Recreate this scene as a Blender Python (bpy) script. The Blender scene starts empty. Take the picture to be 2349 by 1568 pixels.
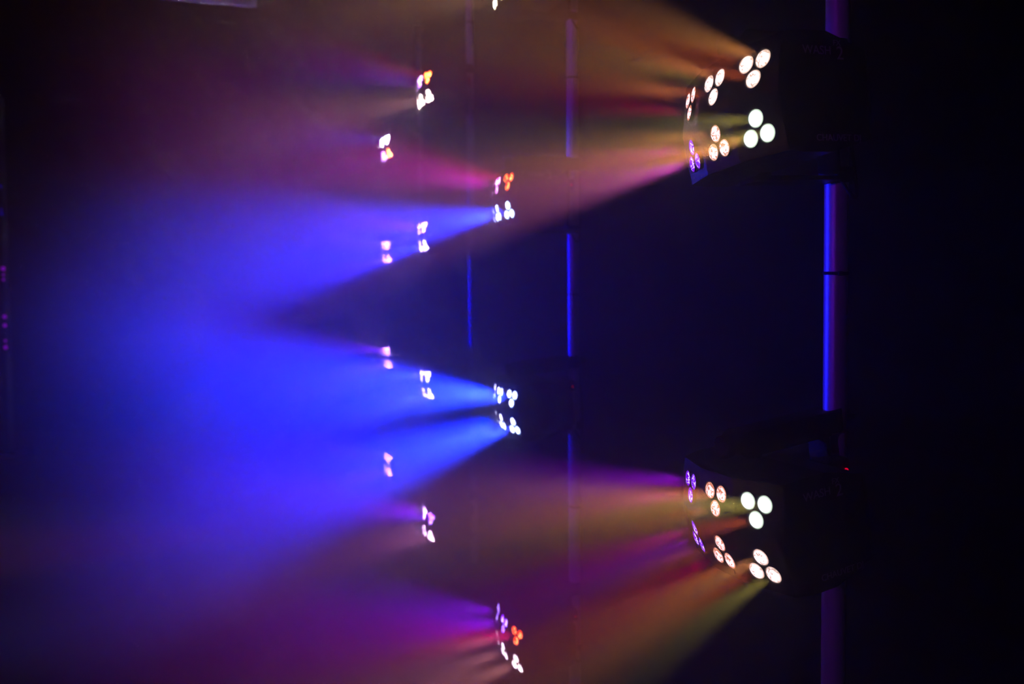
import bpy, bmesh, math, random
from mathutils import Vector, Matrix

sc = bpy.context.scene
COL = sc.collection
CAM_H = 1.65

# ------------------------------------------------------------------ camera
F, PITCH, ROLL = 1705.18, 0.0351, -0.0076
cd = bpy.data.cameras.new('camera'); cam = bpy.data.objects.new('camera', cd); COL.objects.link(cam)
cd.sensor_width = 36.0; cd.lens = F / 2349 * 36.0; cd.clip_start = 0.05; cd.clip_end = 60
fwd = Vector((0, math.cos(PITCH), -math.sin(PITCH)))
up0 = Vector((0, math.sin(PITCH), math.cos(PITCH)))
xr = Vector((math.cos(ROLL), 0, 0)) + up0 * math.sin(ROLL)
ur = Vector((-math.sin(ROLL), 0, 0)) + up0 * math.cos(ROLL)
m = Matrix(((xr.x, ur.x, -fwd.x, 0), (xr.y, ur.y, -fwd.y, 0), (xr.z, ur.z, -fwd.z, 0), (0, 0, 0, 1)))
m.translation = Vector((0, 0, CAM_H)); cam.matrix_world = m
cd.dof.use_dof = True; cd.dof.focus_distance = 1.55; cd.dof.aperture_fstop = 2.3
sc.camera = cam

# ------------------------------------------------------------------ render look, world and haze
sc.view_settings.view_transform = 'Standard'; sc.view_settings.look = 'None'
sc.view_settings.gamma = 1.0; sc.view_settings.use_curve_mapping = False
sc.view_settings.exposure = 0.0
cy = sc.cycles
cy.use_denoising = True; cy.denoising_input_passes = 'RGB_ALBEDO'
cy.max_bounces = 4; cy.diffuse_bounces = 2; cy.glossy_bounces = 2; cy.transmission_bounces = 2
cy.volume_bounces = 1
cy.sample_clamp_indirect = 4.0; cy.sample_clamp_direct = 0.0
world = bpy.data.worlds.new('world'); sc.world = world; world.use_nodes = True
wn = world.node_tree.nodes; wl = world.node_tree.links
bg = [n for n in wn if n.type == 'BACKGROUND'][0]; wo = [n for n in wn if n.type == 'OUTPUT_WORLD'][0]
bg.inputs['Color'].default_value = (0, 0, 0, 1); bg.inputs['Strength'].default_value = 0

# ------------------------------------------------------------------ light power (of the stage lights; the poles get added rim spots further down)
POWER = 14.0          # master level of the beams
# colour of the light of one LED cluster, and of its glowing lens rim
LIGHT = {
    'blue':    ((0.00, 0.030, 1.00), 105, (0.10, 0.35, 1.00)),
    'bluew':   ((0.015, 0.065, 1.00), 145, (0.25, 0.60, 1.00)),
    'purple':  ((0.35, 0.00, 1.00), 22, (0.30, 0.00, 1.00)),
    'magenta': ((0.85, 0.00, 0.60), 22, (1.00, 0.00, 0.75)),
    'pink':    ((0.60, 0.00, 1.00), 20, (1.00, 0.00, 0.55)),
    'red':     ((1.00, 0.00, 0.14), 15, (1.00, 0.03, 0.00)),
    'orange':  ((1.00, 0.20, 0.03), 11, (1.00, 0.40, 0.16)),
    'amber':   ((1.00, 0.46, 0.11), 20, (1.00, 0.55, 0.25)),
    'green':   ((0.62, 0.66, 0.10), 12, (0.70, 1.00, 0.55)),
    'warm':    ((1.00, 0.52, 0.26), 12, (1.00, 0.75, 0.45)),
    'lilac':   ((0.20, 0.11, 1.00), 24, (1.00, 0.55, 0.90)),
    'rose':    ((0.70, 0.10, 0.60), 16, (1.00, 0.35, 0.50)),
}

# ------------------------------------------------------------------ materials
def principled(name, color, rough=0.5, metal=0.0, spec=0.5, noise=0.0, nscale=40.0):
    mt = bpy.data.materials.new(name); mt.use_nodes = True
    nt = mt.node_tree; b = nt.nodes['Principled BSDF']
    b.inputs['Base Color'].default_value = (*color, 1); b.inputs['Roughness'].default_value = rough
    b.inputs['Metallic'].default_value = metal; b.inputs['Specular IOR Level'].default_value = spec
    if noise:
        tc = nt.nodes.new('ShaderNodeTexCoord'); nz = nt.nodes.new('ShaderNodeTexNoise'); nz.inputs['Scale'].default_value = nscale
        nt.links.new(tc.outputs['Object'], nz.inputs['Vector'])
        mr = nt.nodes.new('ShaderNodeMapRange'); mr.inputs['To Min'].default_value = rough - noise; mr.inputs['To Max'].default_value = rough + noise
        nt.links.new(nz.outputs['Fac'], mr.inputs['Value']); nt.links.new(mr.outputs[0], b.inputs['Roughness'])
        bp = nt.nodes.new('ShaderNodeBump'); bp.inputs['Strength'].default_value = 0.12; bp.inputs['Distance'].default_value = 0.001
        nt.links.new(nz.outputs['Fac'], bp.inputs['Height']); nt.links.new(bp.outputs[0], b.inputs['Normal'])
    return mt

M_HOUSE = principled('black_plastic', (0.012, 0.012, 0.013), 0.45, 0, 0.5, 0.08, 300)
M_FACE = principled('smoked_front_plate', (0.02, 0.02, 0.022), 0.18, 0, 0.5)
M_BEZEL = principled('black_bezel', (0.01, 0.01, 0.01), 0.35)
M_BRACKET = principled('black_steel', (0.010, 0.010, 0.011), 0.5, 0, 0.4, 0.1, 200)
M_RUBBER = principled('black_rubber', (0.01, 0.01, 0.01), 0.7)
M_POLE = principled('galvanised_tube', (0.88, 0.88, 0.90), 0.42, 0.45, 0.5, 0.08, 90)
M_PRINT = principled('grey_print', (0.32, 0.32, 0.34), 0.5)
M_CLOTH = principled('black_drape', (0.0001, 0.0001, 0.0001), 1.0, 0, 0.0)
M_CLOTH.node_tree.nodes['Principled BSDF'].inputs['IOR'].default_value = 1.0
M_FLOOR = principled('black_stage_floor', (0.003, 0.003, 0.003), 0.9, 0, 0.02, 0.05, 8)
M_PANEL = principled('violet_lit_panel', (0.30, 0.20, 0.50), 0.9, 0, 0.1)  # violet cast of the stage light is put into the base colour
M_POST = principled('black_painted_tube', (0.03, 0.03, 0.03), 0.7, 0, 0.1)
M_SCREW = principled('screw_steel', (0.4, 0.4, 0.4), 0.35, 1.0)

def glow(name, rim, strength, rim_level=1.0, spread=0.0, seed=0.0, core=(1.0, 1.0, 1.0)):
    """lit LED optic: hot centre, tinted rim, uneven refraction pattern of the chips behind it"""
    mt = bpy.data.materials.new(name); mt.use_nodes = True
    nt = mt.node_tree; nt.nodes.clear()
    out = nt.nodes.new('ShaderNodeOutputMaterial'); em = nt.nodes.new('ShaderNodeEmission')
    tc = nt.nodes.new('ShaderNodeTexCoord')
    sep = nt.nodes.new('ShaderNodeSeparateXYZ'); nt.links.new(tc.outputs['Object'], sep.inputs[0])
    cmb = nt.nodes.new('ShaderNodeCombineXYZ')
    nt.links.new(sep.outputs['Y'], cmb.inputs['Y']); nt.links.new(sep.outputs['Z'], cmb.inputs['Z'])
    ln = nt.nodes.new('ShaderNodeVectorMath'); ln.operation = 'LENGTH'; nt.links.new(cmb.outputs[0], ln.inputs[0])
    rr = nt.nodes.new('ShaderNodeMapRange'); rr.inputs['From Min'].default_value = 0.0115; rr.inputs['From Max'].default_value = 0.0158
    nt.links.new(ln.outputs['Value'], rr.inputs['Value'])
    add = nt.nodes.new('ShaderNodeVectorMath'); add.operation = 'ADD'; add.inputs[1].default_value = (seed, seed * 2, seed * 3)
    nt.links.new(tc.outputs['Object'], add.inputs[0])
    nz = nt.nodes.new('ShaderNodeTexNoise'); nz.inputs['Scale'].default_value = 95.0; nz.inputs['Detail'].default_value = 1.0
    nz.inputs['Distortion'].default_value = 1.5
    nt.links.new(add.outputs[0], nz.inputs['Vector'])
    nr = nt.nodes.new('ShaderNodeMapRange'); nr.inputs['From Min'].default_value = 0.62 - spread; nr.inputs['From Max'].default_value = 0.72 - spread
    nt.links.new(nz.outputs['Fac'], nr.inputs['Value'])
    mx = nt.nodes.new('ShaderNodeMath'); mx.operation = 'MAXIMUM'; nt.links.new(rr.outputs[0], mx.inputs[0]); nt.links.new(nr.outputs[0], mx.inputs[1])
    mc = nt.nodes.new('ShaderNodeMix'); mc.data_type = 'RGBA'
    nt.links.new(mx.outputs[0], mc.inputs[0]); mc.inputs[6].default_value = (*core, 1); mc.inputs[7].default_value = (*rim, 1)
    ms = nt.nodes.new('ShaderNodeMapRange'); ms.inputs['To Min'].default_value = strength; ms.inputs['To Max'].default_value = rim_level
    nt.links.new(mx.outputs[0], ms.inputs['Value'])
    nt.links.new(mc.outputs[2], em.inputs['Color']); nt.links.new(ms.outputs[0], em.inputs['Strength'])
    nt.links.new(em.outputs[0], out.inputs['Surface'])
    mt.cycles.emission_sampling = 'NONE'
    return mt

GLOW = {}
LENS_TINT = {0: (1.05, 1.1, 1), 1: (1.6, 2.5, 1), 2: (2.7, 4.8, 1), 3: (3.4, 8.5, 1)}
LENS_LEVEL = {0: 1.25, 1: 7.0, 2: 42.0, 3: 150.0}
SPREAD = {'purple': 0.25, 'magenta': 0.2, 'orange': 0.15, 'red': 0.25, 'amber': 0.15, 'warm': 0.10}
CORE = {'red': (1.0, 0.55, 0.12), 'orange': (1.0, 0.9, 0.75), 'blue': (0.75, 0.9, 1.0), 'bluew': (0.85, 0.97, 1.0), 'warm': (1, 0.95, 0.8),
        'rose': (1.0, 0.8, 0.75), 'lilac': (1.0, 0.93, 0.97)}
def lens_material(kind, v, row=0):
    k = (kind, v % 3, row)
    if k not in GLOW:
        q = LENS_TINT[row]; rim = [a * b for a, b in zip(LIGHT[kind][2], q)]
        GLOW[k] = glow('lit_lens_' + kind, rim, LENS_LEVEL[row] * 2.8, LENS_LEVEL[row], SPREAD.get(kind, -0.05), 3.1 * (v % 3), [a * b for a, b in zip(CORE.get(kind, (1, 1, 1)), q)])
    return GLOW[k]
def emitter(name, color, strength):
    mt = bpy.data.materials.new(name); mt.use_nodes = True
    b = mt.node_tree.nodes['Principled BSDF']; b.inputs['Base Color'].default_value = (*color, 1)
    b.inputs['Emission Color'].default_value = (*color, 1); b.inputs['Emission Strength'].default_value = strength
    mt.cycles.emission_sampling = 'NONE'
    return mt
M_RED = emitter('red_indicator', (1.0, 0.0, 0.03), 1.3)
M_VIOLET = emitter('violet_indicator', (0.45, 0.0, 0.9), 0.35)
M_INDIGO = emitter('indigo_indicator', (0.02, 0.0, 0.7), 0.25)

# ------------------------------------------------------------------ mesh helpers
def link_mesh(name, bm, mat, parent=None, smooth=False):
    me = bpy.data.meshes.new(name); bmesh.ops.recalc_face_normals(bm, faces=bm.faces[:]); bm.to_mesh(me); bm.free()
    me.materials.append(mat)
    if smooth:
        for p in me.polygons: p.use_smooth = True
        try: me.set_sharp_from_angle(angle=math.radians(35))
        except Exception: pass
    o = bpy.data.objects.new(name, me); COL.objects.link(o)
    if parent: o.parent = parent
    return o

def box(bm, lo, hi, bevel=0.0):
    vs_ = [bm.verts.new((x, y, z)) for x in (lo[0], hi[0]) for y in (lo[1], hi[1]) for z in (lo[2], hi[2])]
    fs = [(0, 1, 3, 2), (4, 6, 7, 5), (0, 4, 5, 1), (2, 3, 7, 6), (0, 2, 6, 4), (1, 5, 7, 3)]
    faces = [bm.faces.new([vs_[i] for i in f]) for f in fs]
    if bevel:
        edges = list({e for f in faces for e in f.edges})
        bmesh.ops.bevel(bm, geom=edges, offset=bevel, segments=2, affect='EDGES', profile=0.6)

def lathe(bm, prof, origin, axis, seg=32):
    """prof: list of (radius, height) along axis"""
    a = Vector(axis).normalized(); t = a.orthogonal().normalized(); b = a.cross(t); o = Vector(origin)
    rings = []
    for r, h in prof:
        if r < 1e-6: rings.append([bm.verts.new(o + a * h)])
        else: rings.append([bm.verts.new(o + a * h + (t * math.cos(q) + b * math.sin(q)) * r) for q in [2 * math.pi * i / seg for i in range(seg)]])
    for A, B in zip(rings, rings[1:]):
        for i in range(seg):
            j = (i + 1) % seg
            if len(A) == 1 and len(B) == 1: break
            if len(A) == 1: bm.faces.new((A[0], B[i], B[j]))
            elif len(B) == 1: bm.faces.new((A[i], A[j], B[0]))
            else: bm.faces.new((A[i], A[j], B[j], B[i]))

def tube(bm, pts, r, seg=10):
    pts = [Vector(p) for p in pts]; rings = []
    for i, p in enumerate(pts):
        d = (pts[min(i + 1, len(pts) - 1)] - pts[max(i - 1, 0)]).normalized()
        t = d.cross(Vector((0.31, 0.83, 0.46))).normalized(); b = d.cross(t)
        rings.append([bm.verts.new(p + (t * math.cos(q) + b * math.sin(q)) * r) for q in [2 * math.pi * k / seg for k in range(seg)]])
    for A, B in zip(rings, rings[1:]):
        for i in range(seg):
            bm.faces.new((A[i], A[(i + 1) % seg], B[(i + 1) % seg], B[i]))
    bm.faces.new(rings[0]); bm.faces.new(rings[-1])

def text_mesh(name, s, size, mat, parent, loc, M3):
    """printed lettering as a mesh lying on the side of the housing"""
    cu = bpy.data.curves.new(name, 'FONT'); cu.body = s; cu.size = size; cu.align_x = 'CENTER'; cu.align_y = 'CENTER'; cu.extrude = 0.0003
    tmp = bpy.data.objects.new(name, cu); COL.objects.link(tmp)
    me = bpy.data.meshes.new_from_object(tmp.evaluated_get(bpy.context.evaluated_depsgraph_get()))
    bpy.data.objects.remove(tmp); bpy.data.curves.remove(cu)
    me.materials.clear(); me.materials.append(mat)
    me.transform(M3.to_4x4()); me.transform(Matrix.Translation(loc))
    o = bpy.data.objects.new(name, me); COL.objects.link(o); o.parent = parent
    return o

def tag(o, label, cat, group=None):
    o['label'] = label; o['category'] = cat
    if group: o['group'] = group

# ------------------------------------------------------------------ the room: black drapes, ceiling and stage floor
X0, X1, Y0, Y1, ZT = -13.0, 3.2, -2.5, 11.0, 5.2
def plain(name, lo, hi, mat):
    bm = bmesh.new(); box(bm, lo, hi); o = link_mesh(name, bm, mat); o['kind'] = 'structure'; return o
plain('floor', (X0, Y0, -0.1), (X1, Y1, 0), M_FLOOR)
plain('ceiling', (X0, Y0, ZT), (X1, Y1, ZT + 0.1), M_CLOTH)
def drape(name, p0, p1):
    """pleated cloth wall from p0 to p1"""
    bm = bmesh.new(); a = Vector((*p0, 0)); b = Vector((*p1, 0)); d = (b - a); n = Vector((-d.y, d.x, 0)).normalized()
    k = int(d.length / 0.09); prev = None
    for i in range(k + 1):
        off = 0.045 * math.sin(i * 1.7) + 0.02 * math.sin(i * 0.53)
        q = a + d * (i / k) + n * off
        cur = [bm.verts.new((q.x, q.y, 0)), bm.verts.new((q.x, q.y, ZT)), bm.verts.new((q.x + n.x * .02, q.y + n.y * .02, 0)), bm.verts.new((q.x + n.x * .02, q.y + n.y * .02, ZT))]
        if prev:
            bm.faces.new((prev[0], cur[0], cur[1], prev[1])); bm.faces.new((prev[2], prev[3], cur[3], cur[2]))
            bm.faces.new((prev[1], cur[1], cur[3], prev[3])); bm.faces.new((prev[0], prev[2], cur[2], cur[0]))
        prev = cur
    o = link_mesh(name, bm, M_CLOTH, smooth=True); o['kind'] = 'structure'
drape('wall_back', (X0, Y1), (X1, Y1))
drape('wall_right', (X1, Y0), (X1, Y1))
drape('wall_left', (X0, Y0), (X0, Y1))

# ------------------------------------------------------------------ steel poles
POLES = [(0.6992, 1.6064), (0.2517, 3.042), (-0.2474, 4.6432), (-0.7607, 6.2896)]
PTOP = 4.06
PR = 0.0243
POLE_LABEL = ['thick galvanised steel pole at the right, nearest of the row', 'galvanised steel pole, second of the row from the right',
              'slim steel pole, third of the row from the right', 'faint steel pole with flanged top end, farthest of the row']
RINGS = {0: (1.736, 2.61), 1: (0.865, 1.735, 2.606, 3.45), 2: (0.87, 1.665, 2.60, 3.45), 3: (0.87, 1.74, 2.61)}
for i, (px, py) in enumerate(POLES):
    root = bpy.data.objects.new('steel_pole', None); COL.objects.link(root); root.location = (px, py, 0)
    tag(root, POLE_LABEL[i], 'pole', 'row of light poles')
    bm = bmesh.new(); lathe(bm, [(0, 0.012), (PR, 0.012), (PR, PTOP), (PR - .003, PTOP), (PR - .003, PTOP - .3), (0, PTOP - .3)], (0, 0, 0), (0, 0, 1), 48)
    link_mesh('tube', bm, M_POLE, root, True)
    bm = bmesh.new(); lathe(bm, [(0, 0), (0.24, 0), (0.24, 0.010), (0.05, 0.016), (0.032, 0.10), (PR, 0.10)], (0, 0, 0), (0, 0, 1), 48)
    link_mesh('base_plate', bm, M_BRACKET, root, True)
    bm = bmesh.new(); lathe(bm, [(PR, PTOP - .03), (PR + .016, PTOP - .03), (PR + .016, PTOP + .004), (0, PTOP + .004)], (0, 0, 0), (0, 0, 1), 32)
    link_mesh('end_cap', bm, M_POLE, root, True)
    for z in RINGS[i]:
        bm = bmesh.new(); lathe(bm, [(PR, -.0035), (PR + .0022, -.0035), (PR + .0022, .0035), (PR, .0035)], (0, 0, 0), (0, 0, 1), 40)
        box(bm, (-.007, -PR - .0065, -.005), (.002, -PR + .001, .005), .001)
        tie = link_mesh('cable_tie', bm, M_RUBBER, root, True); tie.location = (0, 0, z); tie.rotation_euler = (0.05, 0.03, i * .7)

# ------------------------------------------------------------------ the stage light
OX, OY = 0.3214, 0.0315            # from the pole axis to the centre of the lens face
A, CSET, ALPHA, B_, BETA, TR, TG = 0.106, 0.0136, 0.271, 0.0569, 0.1608, 0.0214, -0.0363
HV, HU, HIN = 0.105, 0.157, 0.053
LR_ = 0.0163
TA, TB = math.tan(ALPHA), math.tan(BETA)
def face_x(u, v): return OX - max(0, abs(u) - HIN) * TA - (abs(v) - B_) * TB

def pod_frame(j, s):
    c = Vector((OX - j * j * CSET, OY + j * A, s * B_))
    n = Vector((1, 0, 0)); u = Vector((0, 1, 0)); v = Vector((0, 0, 1))
    al, be = j * ALPHA, s * BETA
    N = n * math.cos(al) + u * math.sin(al); U = u * math.cos(al) - n * math.sin(al)
    N2 = N * math.cos(be) + v * math.sin(be); V = v * math.cos(be) - N * math.sin(be)
    g = j * s * TG
    U, V = U * math.cos(g) + V * math.sin(g), V * math.cos(g) - U * math.sin(g)
    return c, N2, U, V
def led_offsets(s):
    h = math.sqrt(3) / 2
    return [(-TR * h, s * TR * .5), (TR * h, s * TR * .5), (0, -s * TR)]

BACK = 0.075                       # x of the rear of the housing in pole coordinates
def build_light(label, pods, row):
    """pods: dict like {'UR': 'amber', ...}; value may be a list of three kinds (one per LED)"""
    root = bpy.data.objects.new('stage_light', None); COL.objects.link(root)
    tag(root, label, 'stage light', 'stage lights clamped to the poles')
    # housing: faceted front edge, tapering to the rear
    bm = bmesh.new(); us = [-HU, -HIN, HIN, HU]; secs = []
    def ring(xf, hv, hu):
        ptsv = []
        for u in us: ptsv.append((xf(u, hv), OY + u * hu / HU, hv))
        for v in (hv * .5, 0, -hv * .5): ptsv.append((xf(HU, v), OY + hu, v))
        for u in reversed(us): ptsv.append((xf(u, hv), OY + u * hu / HU, -hv))
        for v in (-hv * .5, 0, hv * .5): ptsv.append((xf(HU, v), OY - hu, v))
        return [bm.verts.new(p) for p in ptsv]
    r0 = ring(lambda u, v: face_x(u, HV) + .000 if abs(v) > .06 else face_x(u, v) - .0, HV, HU)
    r1 = ring(lambda u, v: face_x(u, HV) - .035, HV + .004, HU + .004)
    r2 = ring(lambda u, v: OX - .13, HV + .004, HU + .004)
    r3 = ring(lambda u, v: BACK + .02, HV - .022, HU - .006)
    r4 = ring(lambda u, v: BACK, HV - .034, HU - .02)
    rs = [r0, r1, r2, r3, r4]
    for P, Q in zip(rs, rs[1:]):
        for i in range(len(P)):
            k = (i + 1) % len(P); bm.faces.new((P[i], P[k], Q[k], Q[i]))
    bm.faces.new(r4)
    for k in range(9):            # cooling fins on the rear
        y = OY - .09 + k * .0225
        box(bm, (BACK - .012, y - .003, -.05), (BACK + .003, y + .003, .05))
    house = link_mesh('housing', bm, M_HOUSE, root)
    # faceted front plate, 3 x 2 flat facets
    bm = bmesh.new(); grid = {}
    vv = (-HV, 0, HV)
    for a, u in enumerate(us):
        for b, v in enumerate(vv):
            for t in (0, 1): grid[a, b, t] = bm.verts.new((face_x(u, v) - t * .004, OY + u, v))
    for a in range(3):
        for b in range(2):
            for t in (0, 1): bm.faces.new((grid[a, b, t], grid[a + 1, b, t], grid[a + 1, b + 1, t], grid[a, b + 1, t]))
    per = [(0, 0), (1, 0), (2, 0), (3, 0), (3, 1), (3, 2), (2, 2), (1, 2), (0, 2), (0, 1)]
    for p, q in zip(per, per[1:] + per[:1]):
        bm.faces.new((grid[(*p, 0)], grid[(*q, 0)], grid[(*q, 1)], grid[(*p, 1)]))
    link_mesh('front_plate', bm, M_FACE, root)
    # lens clusters
    for vi, (name, kind) in enumerate(pods.items()):
        j = {'L': -1, 'M': 0, 'R': 1}[name[1]]; s = 1 if name[0] == 'U' else -1
        c, N, U, V = pod_frame(j, s)
        kinds = [kind] * 3 if isinstance(kind, str) else list(kind)
        rot = Matrix((N, U, V)).transposed().to_4x4()
        bm = bmesh.new()
        for (a, b) in led_offsets(s):
            lathe(bm, [(LR_ + .0001, -.002), (LR_ + .0012, .0022), (LR_ + .0024, .0018), (LR_ + .003, -.002)], (0, a, b), (1, 0, 0), 32)
        for q in range(3):        # fixing screws between the lenses
            ang = math.pi / 2 * (-s) + q * 2 * math.pi / 3 + math.pi / 3 * 1
            lathe(bm, [(.002, -.002), (.002, .0012), (0, .0018)], (0, math.cos(ang + math.pi / 3 * 2) * .0225, math.sin(ang + math.pi / 3 * 2) * .0225), (1, 0, 0), 10)
        cl = link_mesh('lens_cluster', bm, M_BEZEL, root, True); cl.matrix_local = Matrix.Translation(c + N * .001) @ rot
        for li, ((a, b), kd) in enumerate(zip(led_offsets(s), kinds)):
            bm = bmesh.new()
            lathe(bm, [(LR_, -.0015)] + [(LR_ * math.cos(t), .0035 * math.sin(t)) for t in [math.pi / 2 * q / 6 for q in range(0, 6)]] + [(0, .0035)], (0, 0, 0), (1, 0, 0), 40)
            le = link_mesh('led_lens', bm, lens_material(kd, vi + li, row), cl, True); le.location = (0, a, b)
    # marks on the side facing the camera (+u side)
    ys = OY + HU + .0045
    M3 = Matrix(((-1, 0, 0), (0, 0, 1), (0, 1, 0)))
    text_mesh('lettering', 'WASH', 0.022, M_PRINT, root, Vector((OX - .107, ys, .073)), M3)
    text_mesh('lettering', 'FX', 0.015, M_PRINT, root, Vector((OX - .152, ys, .088)), M3)
    text_mesh('lettering', '2', 0.034, M_PRINT, root, Vector((OX - .158, ys, .069)), M3)
    text_mesh('lettering', 'CHAUVET DJ', 0.0175, M_PRINT, root, Vector((OX - .145, ys, -.084)), M3)
    bm = bmesh.new()
    for k in range(5):            # concentric cooling slots either side of the centre
        r = .011 + k * .0068
        for side in (0, math.pi):
            w = 1.15 if k > 1 else .9; seg = 10
            pr = None
            for q in range(seg + 1):
                t = side - w + 2 * w * q / seg
                cur = [bm.verts.new((OX - .137 + math.cos(t) * (r + e), ys - .001 + g, math.sin(t) * (r + e))) for e in (0, .0028) for g in (0, .0022)]
                if pr:
                    for x, y in ((0, 1), (1, 3), (3, 2), (2, 0)): bm.faces.new((pr[x], pr[y], cur[y], cur[x]))
                pr = cur
    link_mesh('vent_rings', bm, M_HOUSE, root)
    # bracket: thick top arm from the pole clamp to the knob, lower arm, back strap
    bm = bmesh.new()
    box(bm, (.022, -.022, .118), (.235, .038, .172), .006)
    lathe(bm, [(.0, -.03), (.027, -.03), (.027, .03), (0, .03)], (.232, .008, .145), (0, 1, 0), 28)
    box(bm, (.030, -.02, -.128), (.24, .036, -.118), .002)
    box(bm, (.030, -.02, -.128), (.040, .036, .15), .002)
    lathe(bm, [(0, 0), (.014, 0), (.014, .022), (0, .022)], (.2, .008, -.125), (0, 0, 1), 20)
    lathe(bm, [(0, -.03), (.014, -.03), (.014, .0), (0, .0)], (.2, .008, .125), (0, 0, 1), 20)
    link_mesh('mounting_bracket', bm, M_BRACKET, root, True)
    bm = bmesh.new(); prof = [(0, 0), (.017, 0), (.021, .004), (.021, .02), (.016, .024), (0, .024)]
    lathe(bm, prof, (.258, .008, .145), (1, 0, 0), 36)
    for q in range(18):
        t = 2 * math.pi * q / 18
        lathe(bm, [(0, .003), (.0024, .003), (.0024, .021), (0, .021)], (.258, .008 + .0215 * math.cos(t), .145 + .0215 * math.sin(t)), (1, 0, 0), 8)
    link_mesh('tilt_knob', bm, M_RUBBER, root, True)
    # half coupler round the pole
    bm = bmesh.new()
    lathe(bm, [(PR + .0006, -.024), (PR + .008, -.024), (PR + .008, .024), (PR + .0006, .024), (PR + .0006, -.024)], (0, 0, .145), (0, 0, 1), 36)
    box(bm, (-.060, -.010, .132), (-.022, .010, .158), .003)
    lathe(bm, [(0, 0), (.006, 0), (.006, .05), (0, .05)], (-.05, -.025, .145), (0, 1, 0), 12)
    box(bm, (-.062, -.04, .140), (-.038, -.024, .150), .003)
    link_mesh('pole_clamp', bm, M_BRACKET, root, True)
    bm = bmesh.new()
    lathe(bm, [(PR + .0006, -.016), (PR + .006, -.016), (PR + .006, .016), (PR + .0006, .016), (PR + .0006, -.016)], (0, 0, -.115), (0, 0, 1), 36)
    link_mesh('pole_clamp', bm, M_BRACKET, root, True)
    # red status light on the rear control box
    bm = bmesh.new(); box(bm, (.020, .024, .035), (BACK + .004, .075, .078), .004); 
    cb = link_mesh('control_box', bm, M_HOUSE, root)
    bm = bmesh.new(); lathe(bm, [(.0042, 0), (.0042, .0025), (.003, .0045), (0, .005)], (.033, .075, .055), (0, 1, 0), 16)
    link_mesh('indicator_light', bm, M_RED, cb, True)
    # power lead looping from the rear to the pole
    bm = bmesh.new()
    P = [Vector((.07, .0, -.06)), Vector((.045, .006, -.07)), Vector((.028, .014, -.10)), Vector((.010, .034, -.155)), Vector((-.004, .036, -.165)), Vector((-.016, .028, -.145)), Vector((-.028, .012, -.10)), Vector((-.033, .002, -.02)), Vector((-.034, -.004, .08))]
    pts = []
    for i in range(len(P) - 1):
        p0, p1, p2, p3 = P[max(i - 1, 0)], P[i], P[i + 1], P[min(i + 2, len(P) - 1)]
        for q in range(5):
            t = q / 5; pts.append(0.5 * ((2 * p1) + (-p0 + p2) * t + (2 * p0 - 5 * p1 + 4 * p2 - p3) * t * t + (-p0 + 3 * p1 - 3 * p2 + p3) * t ** 3))
    tube(bm, pts + [P[-1]], .0036)
    link_mesh('power_lead', bm, M_RUBBER, root, True)
    return root

def beam(parent, loc, direction, color, power, angle, blend=0.9, radius=0.012):
    ld = bpy.data.lights.new('led_beam', 'SPOT'); ld.color = color; ld.energy = power * POWER
    ld.spot_size = math.radians(angle); ld.spot_blend = blend; ld.shadow_soft_size = radius
    lo = bpy.data.objects.new('led_beam', ld); COL.objects.link(lo); lo.parent = parent
    lo.matrix_local = Matrix.Translation(loc) @ direction.to_track_quat('-Z', 'Y').to_matrix().to_4x4()
    return lo

# world frames of every fixture: point on the pole axis, facing direction, sideways direction
FIX = {
    (0, 0): ([0.6992, 1.6064, 2.0565], [-0.9461, -0.3192, -0.0546], [0.3179, -0.9476, 0.0313]),
    (0, 1): ([0.6992, 1.6064, 1.2777], [-0.9287, -0.3401, -0.1477], [0.3431, -0.9393, 0.0054]),
    (1, -1): ([0.2517, 3.042, 2.9629], [-0.9040, -0.4248, -0.0484], [0.4262, -0.9044, -0.0265]),
    (1, 0): ([0.2517, 3.042, 2.1135], [-0.9623, -0.271, -0.0217], [0.2715, -0.962, -0.029]),
    (1, 1): ([0.2517, 3.042, 1.318], [-0.946, -0.311, -0.0912], [0.3156, -0.948, -0.0403]),
    (1, 2): ([0.2517, 3.042, 0.3887], [-0.9374, -0.3475, -0.0233], [0.3483, -0.9354, -0.0614]),
    (2, -1): ([-0.2474, 4.6432, 3.0221], [-0.9182, -0.3876, -0.0811], [0.3913, -0.9195, -0.0359]),
    (2, 0): ([-0.2474, 4.6432, 2.1446], [-0.968, -0.2452, -0.0525], [0.2465, -0.9689, -0.0202]),
    (2, 1): ([-0.2474, 4.6432, 1.2837], [-0.9419, -0.3075, -0.135], [0.3113, -0.9503, -0.0074]),
    (2, 2): ([-0.2474, 4.6432, 0.3938], [-0.9429, -0.333, 0.0076], [0.3322, -0.9419, -0.0496]),
    (3, -1): ([-0.7607, 6.2896, 3.0671], [-0.9072, -0.3951, -0.1444], [0.4006, -0.9162, -0.0101]),
    (3, 0): ([-0.7607, 6.2896, 2.2114], [-0.9305, -0.3537, -0.0954], [0.3587, -0.9326, -0.0399]),
    (3, 1): ([-0.7607, 6.2896, 1.3405], [-0.9424, -0.3247, -0.0798], [0.3252, -0.9456, 0.007]),
    (3, 2): ([-0.7607, 6.2896, 0.4383], [-0.9528, -0.3034, -0.0108], [0.3035, -0.9512, -0.0549]),
}
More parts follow.
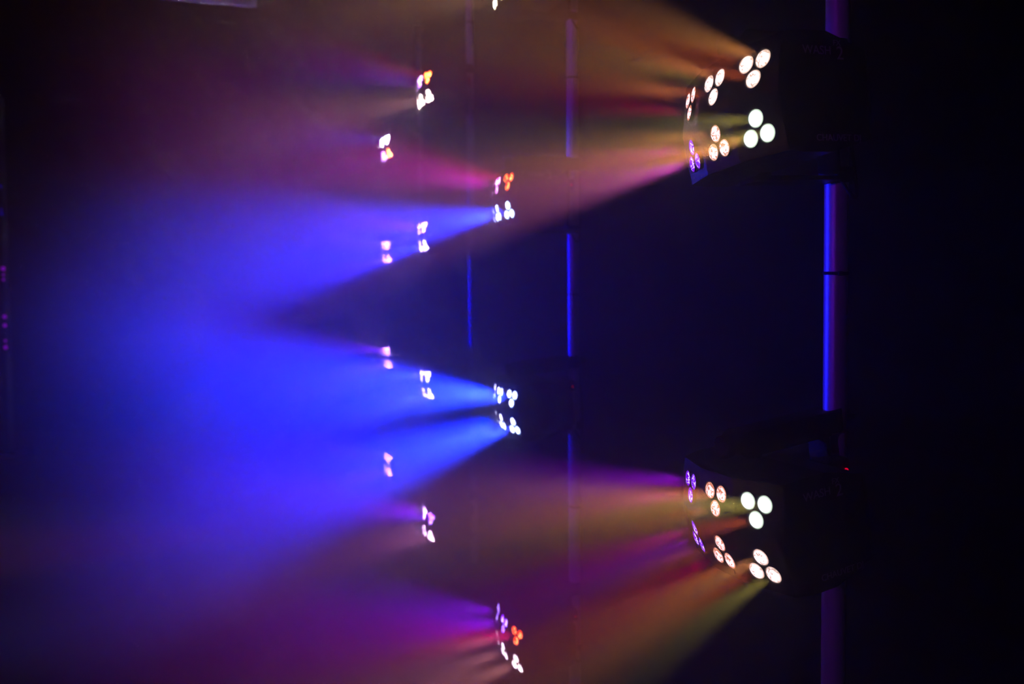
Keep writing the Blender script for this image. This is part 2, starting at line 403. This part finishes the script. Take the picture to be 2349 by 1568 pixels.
PODS = {
    (0, 0): dict(UR='warm', UM='warm', UL='orange', LR='green', LM='amber', LL='purple'),
    (0, 1): dict(UR='green', UM='orange', UL='purple', LR='warm', LM='orange', LL='purple'),
    (1, -1): dict(UR='warm', UM='warm', UL='warm', LR='warm', LM='warm', LL='warm'),
    (1, 0): dict(UR='red', UM='magenta', UL='magenta', LR='bluew', LM='bluew', LL='blue'),
    (1, 1): dict(UR='bluew', UM='bluew', UL='blue', LR='bluew', LM='bluew', LL='blue'),
    (1, 2): dict(UR='red', UM='purple', UL='purple', LR='warm', LM='warm', LL='warm'),
    (2, -1): dict(UR='red', UM='purple', UL='purple', LR='warm', LM='warm', LL='warm'),
    (2, 0): dict(UR='pink', UM='pink', UL='pink', LR='bluew', LM='bluew', LL='blue'),
    (2, 1): dict(UR='bluew', UM='bluew', UL='blue', LR='bluew', LM='bluew', LL='blue'),
    (2, 2): dict(UR='purple', UM='pink', UL='pink', LR='warm', LM='warm', LL='warm'),
    (3, -1): dict(UR='bluew', UM='bluew', UL='blue', LR='red', LM='purple', LL='purple'),
    (3, 0): dict(UR='lilac', UM='lilac', UL='lilac', LR='lilac', LM='lilac', LL='lilac'),
    (3, 1): dict(UR='rose', UM='lilac', UL='lilac', LR='lilac', LM='lilac', LL='lilac'),
    (3, 2): dict(UR='lilac', UM='lilac', UL='lilac', LR='rose', LM='pink', LL='lilac'),
}
LABELS = {
    (0, 0): 'large stage light high on the nearest pole, upper left lenses orange, one violet cluster below',
    (0, 1): 'large stage light low on the nearest pole, warm white lenses with two violet clusters',
    (1, -1): 'stage light cut off by the top edge of the photo, one warm lens showing',
    (1, 0): 'stage light on the second pole with red and magenta lenses above blue-white ones',
    (1, 1): 'stage light on the second pole with all its lenses blue-white',
    (1, 2): 'stage light lowest on the second pole, violet and red lenses over warm white ones',
    (2, -1): 'stage light topmost on the third pole, red and violet over warm white lenses',
    (2, 0): 'stage light on the third pole with pink lenses over blue-white ones',
    (2, 1): 'stage light on the third pole with all its lenses blue-white',
    (2, 2): 'stage light lowest on the third pole, pink and purple over warm white lenses',
    (3, -1): 'small far stage light with blue lenses over red ones, topmost on the farthest pole',
    (3, 0): 'small far stage light, second from top on the farthest pole, all lenses pinkish white',
    (3, 1): 'small far stage light, third from top on the farthest pole, rosy upper lenses',
    (3, 2): 'small far stage light lowest on the farthest pole, white over pink lenses',
}
# near fixtures: single LEDs throw slightly different tints, seen as red and green streaks
STREAK = {
    ((0, 0), 'UR'): ['orange', 'amber', 'orange'], ((0, 0), 'UM'): ['green', 'amber', 'orange'], ((0, 0), 'UL'): ['orange', 'amber', 'red'],
    ((0, 0), 'LR'): ['amber', 'green', 'green'], ((0, 0), 'LM'): ['orange', 'amber', 'amber'], ((0, 0), 'LL'): ['magenta', 'purple', 'magenta'],
    ((0, 1), 'UR'): ['green', 'green', 'orange'], ((0, 1), 'UM'): ['orange', 'amber', 'orange'], ((0, 1), 'UL'): ['purple', 'purple', 'magenta'],
    ((0, 1), 'LR'): ['orange', 'green', 'amber'], ((0, 1), 'LM'): ['red', 'orange', 'orange'], ((0, 1), 'LL'): ['purple', 'rose', 'magenta'],
}
GAIN = {0: 0.85, 1: 1.0, 2: 1.4, 3: 2.2}
# the rows are driven at different levels; farther rows put out more red and green
DRIVE = {0: (1.2, 1.1, 0.7), 1: (1.5, 1.8, 0.9), 2: (1.6, 2.4, 0.95), 3: (2.9, 5.6, 1.05)}
DIM = {(0, 0): 0.75, (0, 1): 0.75, (1, -1): 0.26, (1, 0): 0.62, (1, 1): 1.25, (1, 2): 1.0, (3, -1): 0.4, (2, 0): 0.8, (2, -1): 0.8, (2, 1): 1.4, (2, 2): 1.6, (3, 0): 1.8, (3, 1): 2.4, (3, 2): 2.4}
def driven(col, row):
    return [a * b for a, b in zip(col, DRIVE[row])]
for key, (p, n, u) in FIX.items():
    n, u = Vector(n).normalized(), Vector(u); u = (u - n * u.dot(n)).normalized(); v = n.cross(u)
    root = build_light(LABELS[key], PODS[key], key[0])
    R = Matrix((n, u, v)).transposed().to_4x4(); R.translation = Vector(p); root.matrix_world = R
    for name, kind in PODS[key].items():
        j = {'L': -1, 'M': 0, 'R': 1}[name[1]]; s = 1 if name[0] == 'U' else -1
        c, N, U, V = pod_frame(j, s)
        ay, by = ALPHA * (0.15 if j > 0 else j * 0.8), BETA * s      # the optics throw the beam a little straighter than the facet faces
        N = Vector((math.cos(ay) * math.cos(by), math.sin(ay) * math.cos(by), math.sin(by)))
        if key[0] == 0:
            for li, ((a, b), kd) in enumerate(zip(led_offsets(s), STREAK[key, name])):
                col, pw, _ = LIGHT[kd]
                d = (N + U * a * 2.0 + V * b * 2.0).normalized()
                beam(root, c + U * a + V * b + N * .012, d, driven(col, 0), pw * GAIN[0] * DIM[key] / 3, 23, 0.85, 0.010)
        else:
            col, pw, _ = LIGHT[kind]
            beam(root, c + N * .018, N, driven(col, key[0]), pw * GAIN[key[0]] * DIM.get(key, 1), 35, 0.9, 0.02)

# ------------------------------------------------------------------ unseen spots without fixtures, added out of frame to rim the poles
def add_rim_spot(pos, aim, color, power, angle, sx):
    ld = bpy.data.lights.new('added_rim_spot', 'SPOT'); ld.color = color; ld.energy = power
    ld.spot_size = math.radians(angle); ld.spot_blend = 1.0; ld.shadow_soft_size = .03
    lo = bpy.data.objects.new('added_rim_spot', ld); COL.objects.link(lo)
    lo.location = pos; lo.rotation_euler = (Vector(aim) - Vector(pos)).to_track_quat('-Z', 'Y').to_euler(); lo.scale = (sx, 1, 1)
for i, pw in ((0, 4200), (1, 9500), (2, 22000)):
    px, py = POLES[i]
    add_rim_spot((-5.0, 4.2, 1.75), (px, py, (1.74, 1.70, 1.75)[i]), (0.02, 0.06, 1.0), pw, (11, 20, 20)[i], (.18, .08, .08)[i])
    add_rim_spot((-2.6, -1.2, 2.1), (px, py, 1.5), (0.6, 0.02, 1.0), (75, 420, 500)[i], 50, 0.14)

# ------------------------------------------------------------------ far post at the left edge, with small indicator lights
root = bpy.data.objects.new('far_post', None); COL.objects.link(root)
FPX, FPY = -6.10, 9.0
root.location = (FPX, FPY, 0); tag(root, 'barely lit thin post with tiny violet lights at the far left', 'pole')
bm = bmesh.new(); lathe(bm, [(0, 0), (.028, 0), (.028, 4.3), (0, 4.3)], (0, 0, 0), (0, 0, 1), 24)
link_mesh('tube', bm, M_POST, root, True)
bm = bmesh.new(); lathe(bm, [(0, 0), (.22, 0), (.22, .012), (.03, .03)], (0, 0, 0), (0, 0, 1), 32)
link_mesh('base_plate', bm, M_BRACKET, root, True)
for ypx, big, mt in [(422, .5, M_INDIGO), (475, .4, M_INDIGO), (484, .6, M_INDIGO), (608, 1., M_VIOLET), (622, .4, M_VIOLET), (633, .5, M_VIOLET), (717, .9, M_VIOLET), (737, .8, M_VIOLET), (772, .5, M_VIOLET), (787, .9, M_VIOLET)]:
    z = CAM_H + (724 - ypx) / F * FPY
    bm = bmesh.new(); box(bm, (-.034, -.05, z - .018), (.034, -.02, z + .018), .004)
    cb = link_mesh('connector', bm, M_BRACKET, root)
    bm = bmesh.new(); lathe(bm, [(.02 * big + .004, 0), (.02 * big + .004, -.004), (.01 * big, -.009), (0, -.01)], (0, -.05, z), (0, 1, 0), 16)
    link_mesh('indicator_light', bm, mt, cb, True)

# ------------------------------------------------------------------ flat panel hanging at the top left
root = bpy.data.objects.new('hanging_panel', None); COL.objects.link(root)
root.location = (-1.675, 5.0, CAM_H + 2.06); root.rotation_euler = (0, 0, math.atan2(.15, .585))
tag(root, 'flat panel hanging at the top left, dimly violet, only its lower edge in view', 'panel')
bm = bmesh.new(); box(bm, (-2.2, 0, 0), (0, .03, 1.1), .004); link_mesh('board', bm, M_PANEL, root)
for x in (-2.0, -.2):
    bm = bmesh.new(); lathe(bm, [(0, 1.09), (.004, 1.09), (.004, ZT - CAM_H - 2.06), (0, ZT - CAM_H - 2.06)], (x, .015, 0), (0, 0, 1), 8)
    link_mesh('hanging_wire', bm, M_BRACKET, root)

# ------------------------------------------------------------------ drifting bank of stage haze round the row of poles
def haze(centre, radii, yaw, scatter, absorb):
    bm = bmesh.new(); bmesh.ops.create_icosphere(bm, subdivisions=4, radius=1.02)
    for v in bm.verts: v.co = Vector((v.co.x * radii[0], v.co.y * radii[1], v.co.z * radii[2]))
    mt = bpy.data.materials.new('stage_haze'); mt.use_nodes = True; nt = mt.node_tree; nt.nodes.clear()
    N = nt.nodes.new; Lk = nt.links.new
    out = N('ShaderNodeOutputMaterial'); a = N('ShaderNodeVolumeScatter'); b = N('ShaderNodeVolumeAbsorption'); c = N('ShaderNodeAddShader')
    tc = N('ShaderNodeTexCoord'); mp = N('ShaderNodeVectorMath'); mp.operation = 'MULTIPLY'; mp.inputs[1].default_value = [1 / r for r in radii]
    ln = N('ShaderNodeVectorMath'); ln.operation = 'LENGTH'
    Lk(tc.outputs['Object'], mp.inputs[0]); Lk(mp.outputs[0], ln.inputs[0])
    den = N('ShaderNodeMapRange'); den.interpolation_type = 'SMOOTHSTEP'   # density: full in the middle, thinning to nothing at the rim
    den.inputs['From Min'].default_value = 1.0; den.inputs['From Max'].default_value = 0.25
    den.inputs['To Min'].default_value = 0.0; den.inputs['To Max'].default_value = 1.0
    Lk(ln.outputs['Value'], den.inputs['Value'])
    nz = N('ShaderNodeTexNoise'); nz.inputs['Scale'].default_value = 1.3; nz.inputs['Detail'].default_value = 1.0
    Lk(tc.outputs['Object'], nz.inputs['Vector'])
    nr = N('ShaderNodeMapRange'); nr.inputs['From Min'].default_value = .3; nr.inputs['From Max'].default_value = .7
    nr.inputs['To Min'].default_value = .7; nr.inputs['To Max'].default_value = 1.3; Lk(nz.outputs['Fac'], nr.inputs['Value'])
    dm = N('ShaderNodeMath'); dm.operation = 'MULTIPLY'; Lk(den.outputs[0], dm.inputs[0]); Lk(nr.outputs[0], dm.inputs[1])
    for node, k in ((a, scatter), (b, absorb)):
        m_ = N('ShaderNodeMath'); m_.operation = 'MULTIPLY'; m_.inputs[1].default_value = k
        Lk(dm.outputs[0], m_.inputs[0]); Lk(m_.outputs[0], node.inputs['Density'])
    a.inputs['Anisotropy'].default_value = .45
    b.inputs['Color'].default_value = (0.3, 0.0, 0.68, 1)
    Lk(a.outputs[0], c.inputs[0]); Lk(b.outputs[0], c.inputs[1]); Lk(c.outputs[0], out.inputs['Volume'])
    o = link_mesh('haze', bm, mt); o.location = centre; o.rotation_euler = (0, 0, yaw)
    o['kind'] = 'stuff'; tag(o, 'coloured stage haze drifting round the row of poles, thickest in the blue middle', 'haze')
YAW = math.atan2(1.5, -.5) - math.pi / 2
haze((-0.45, 4.0, 1.36), (1.85, 5.0, 2.15), YAW, .46, 1.3)
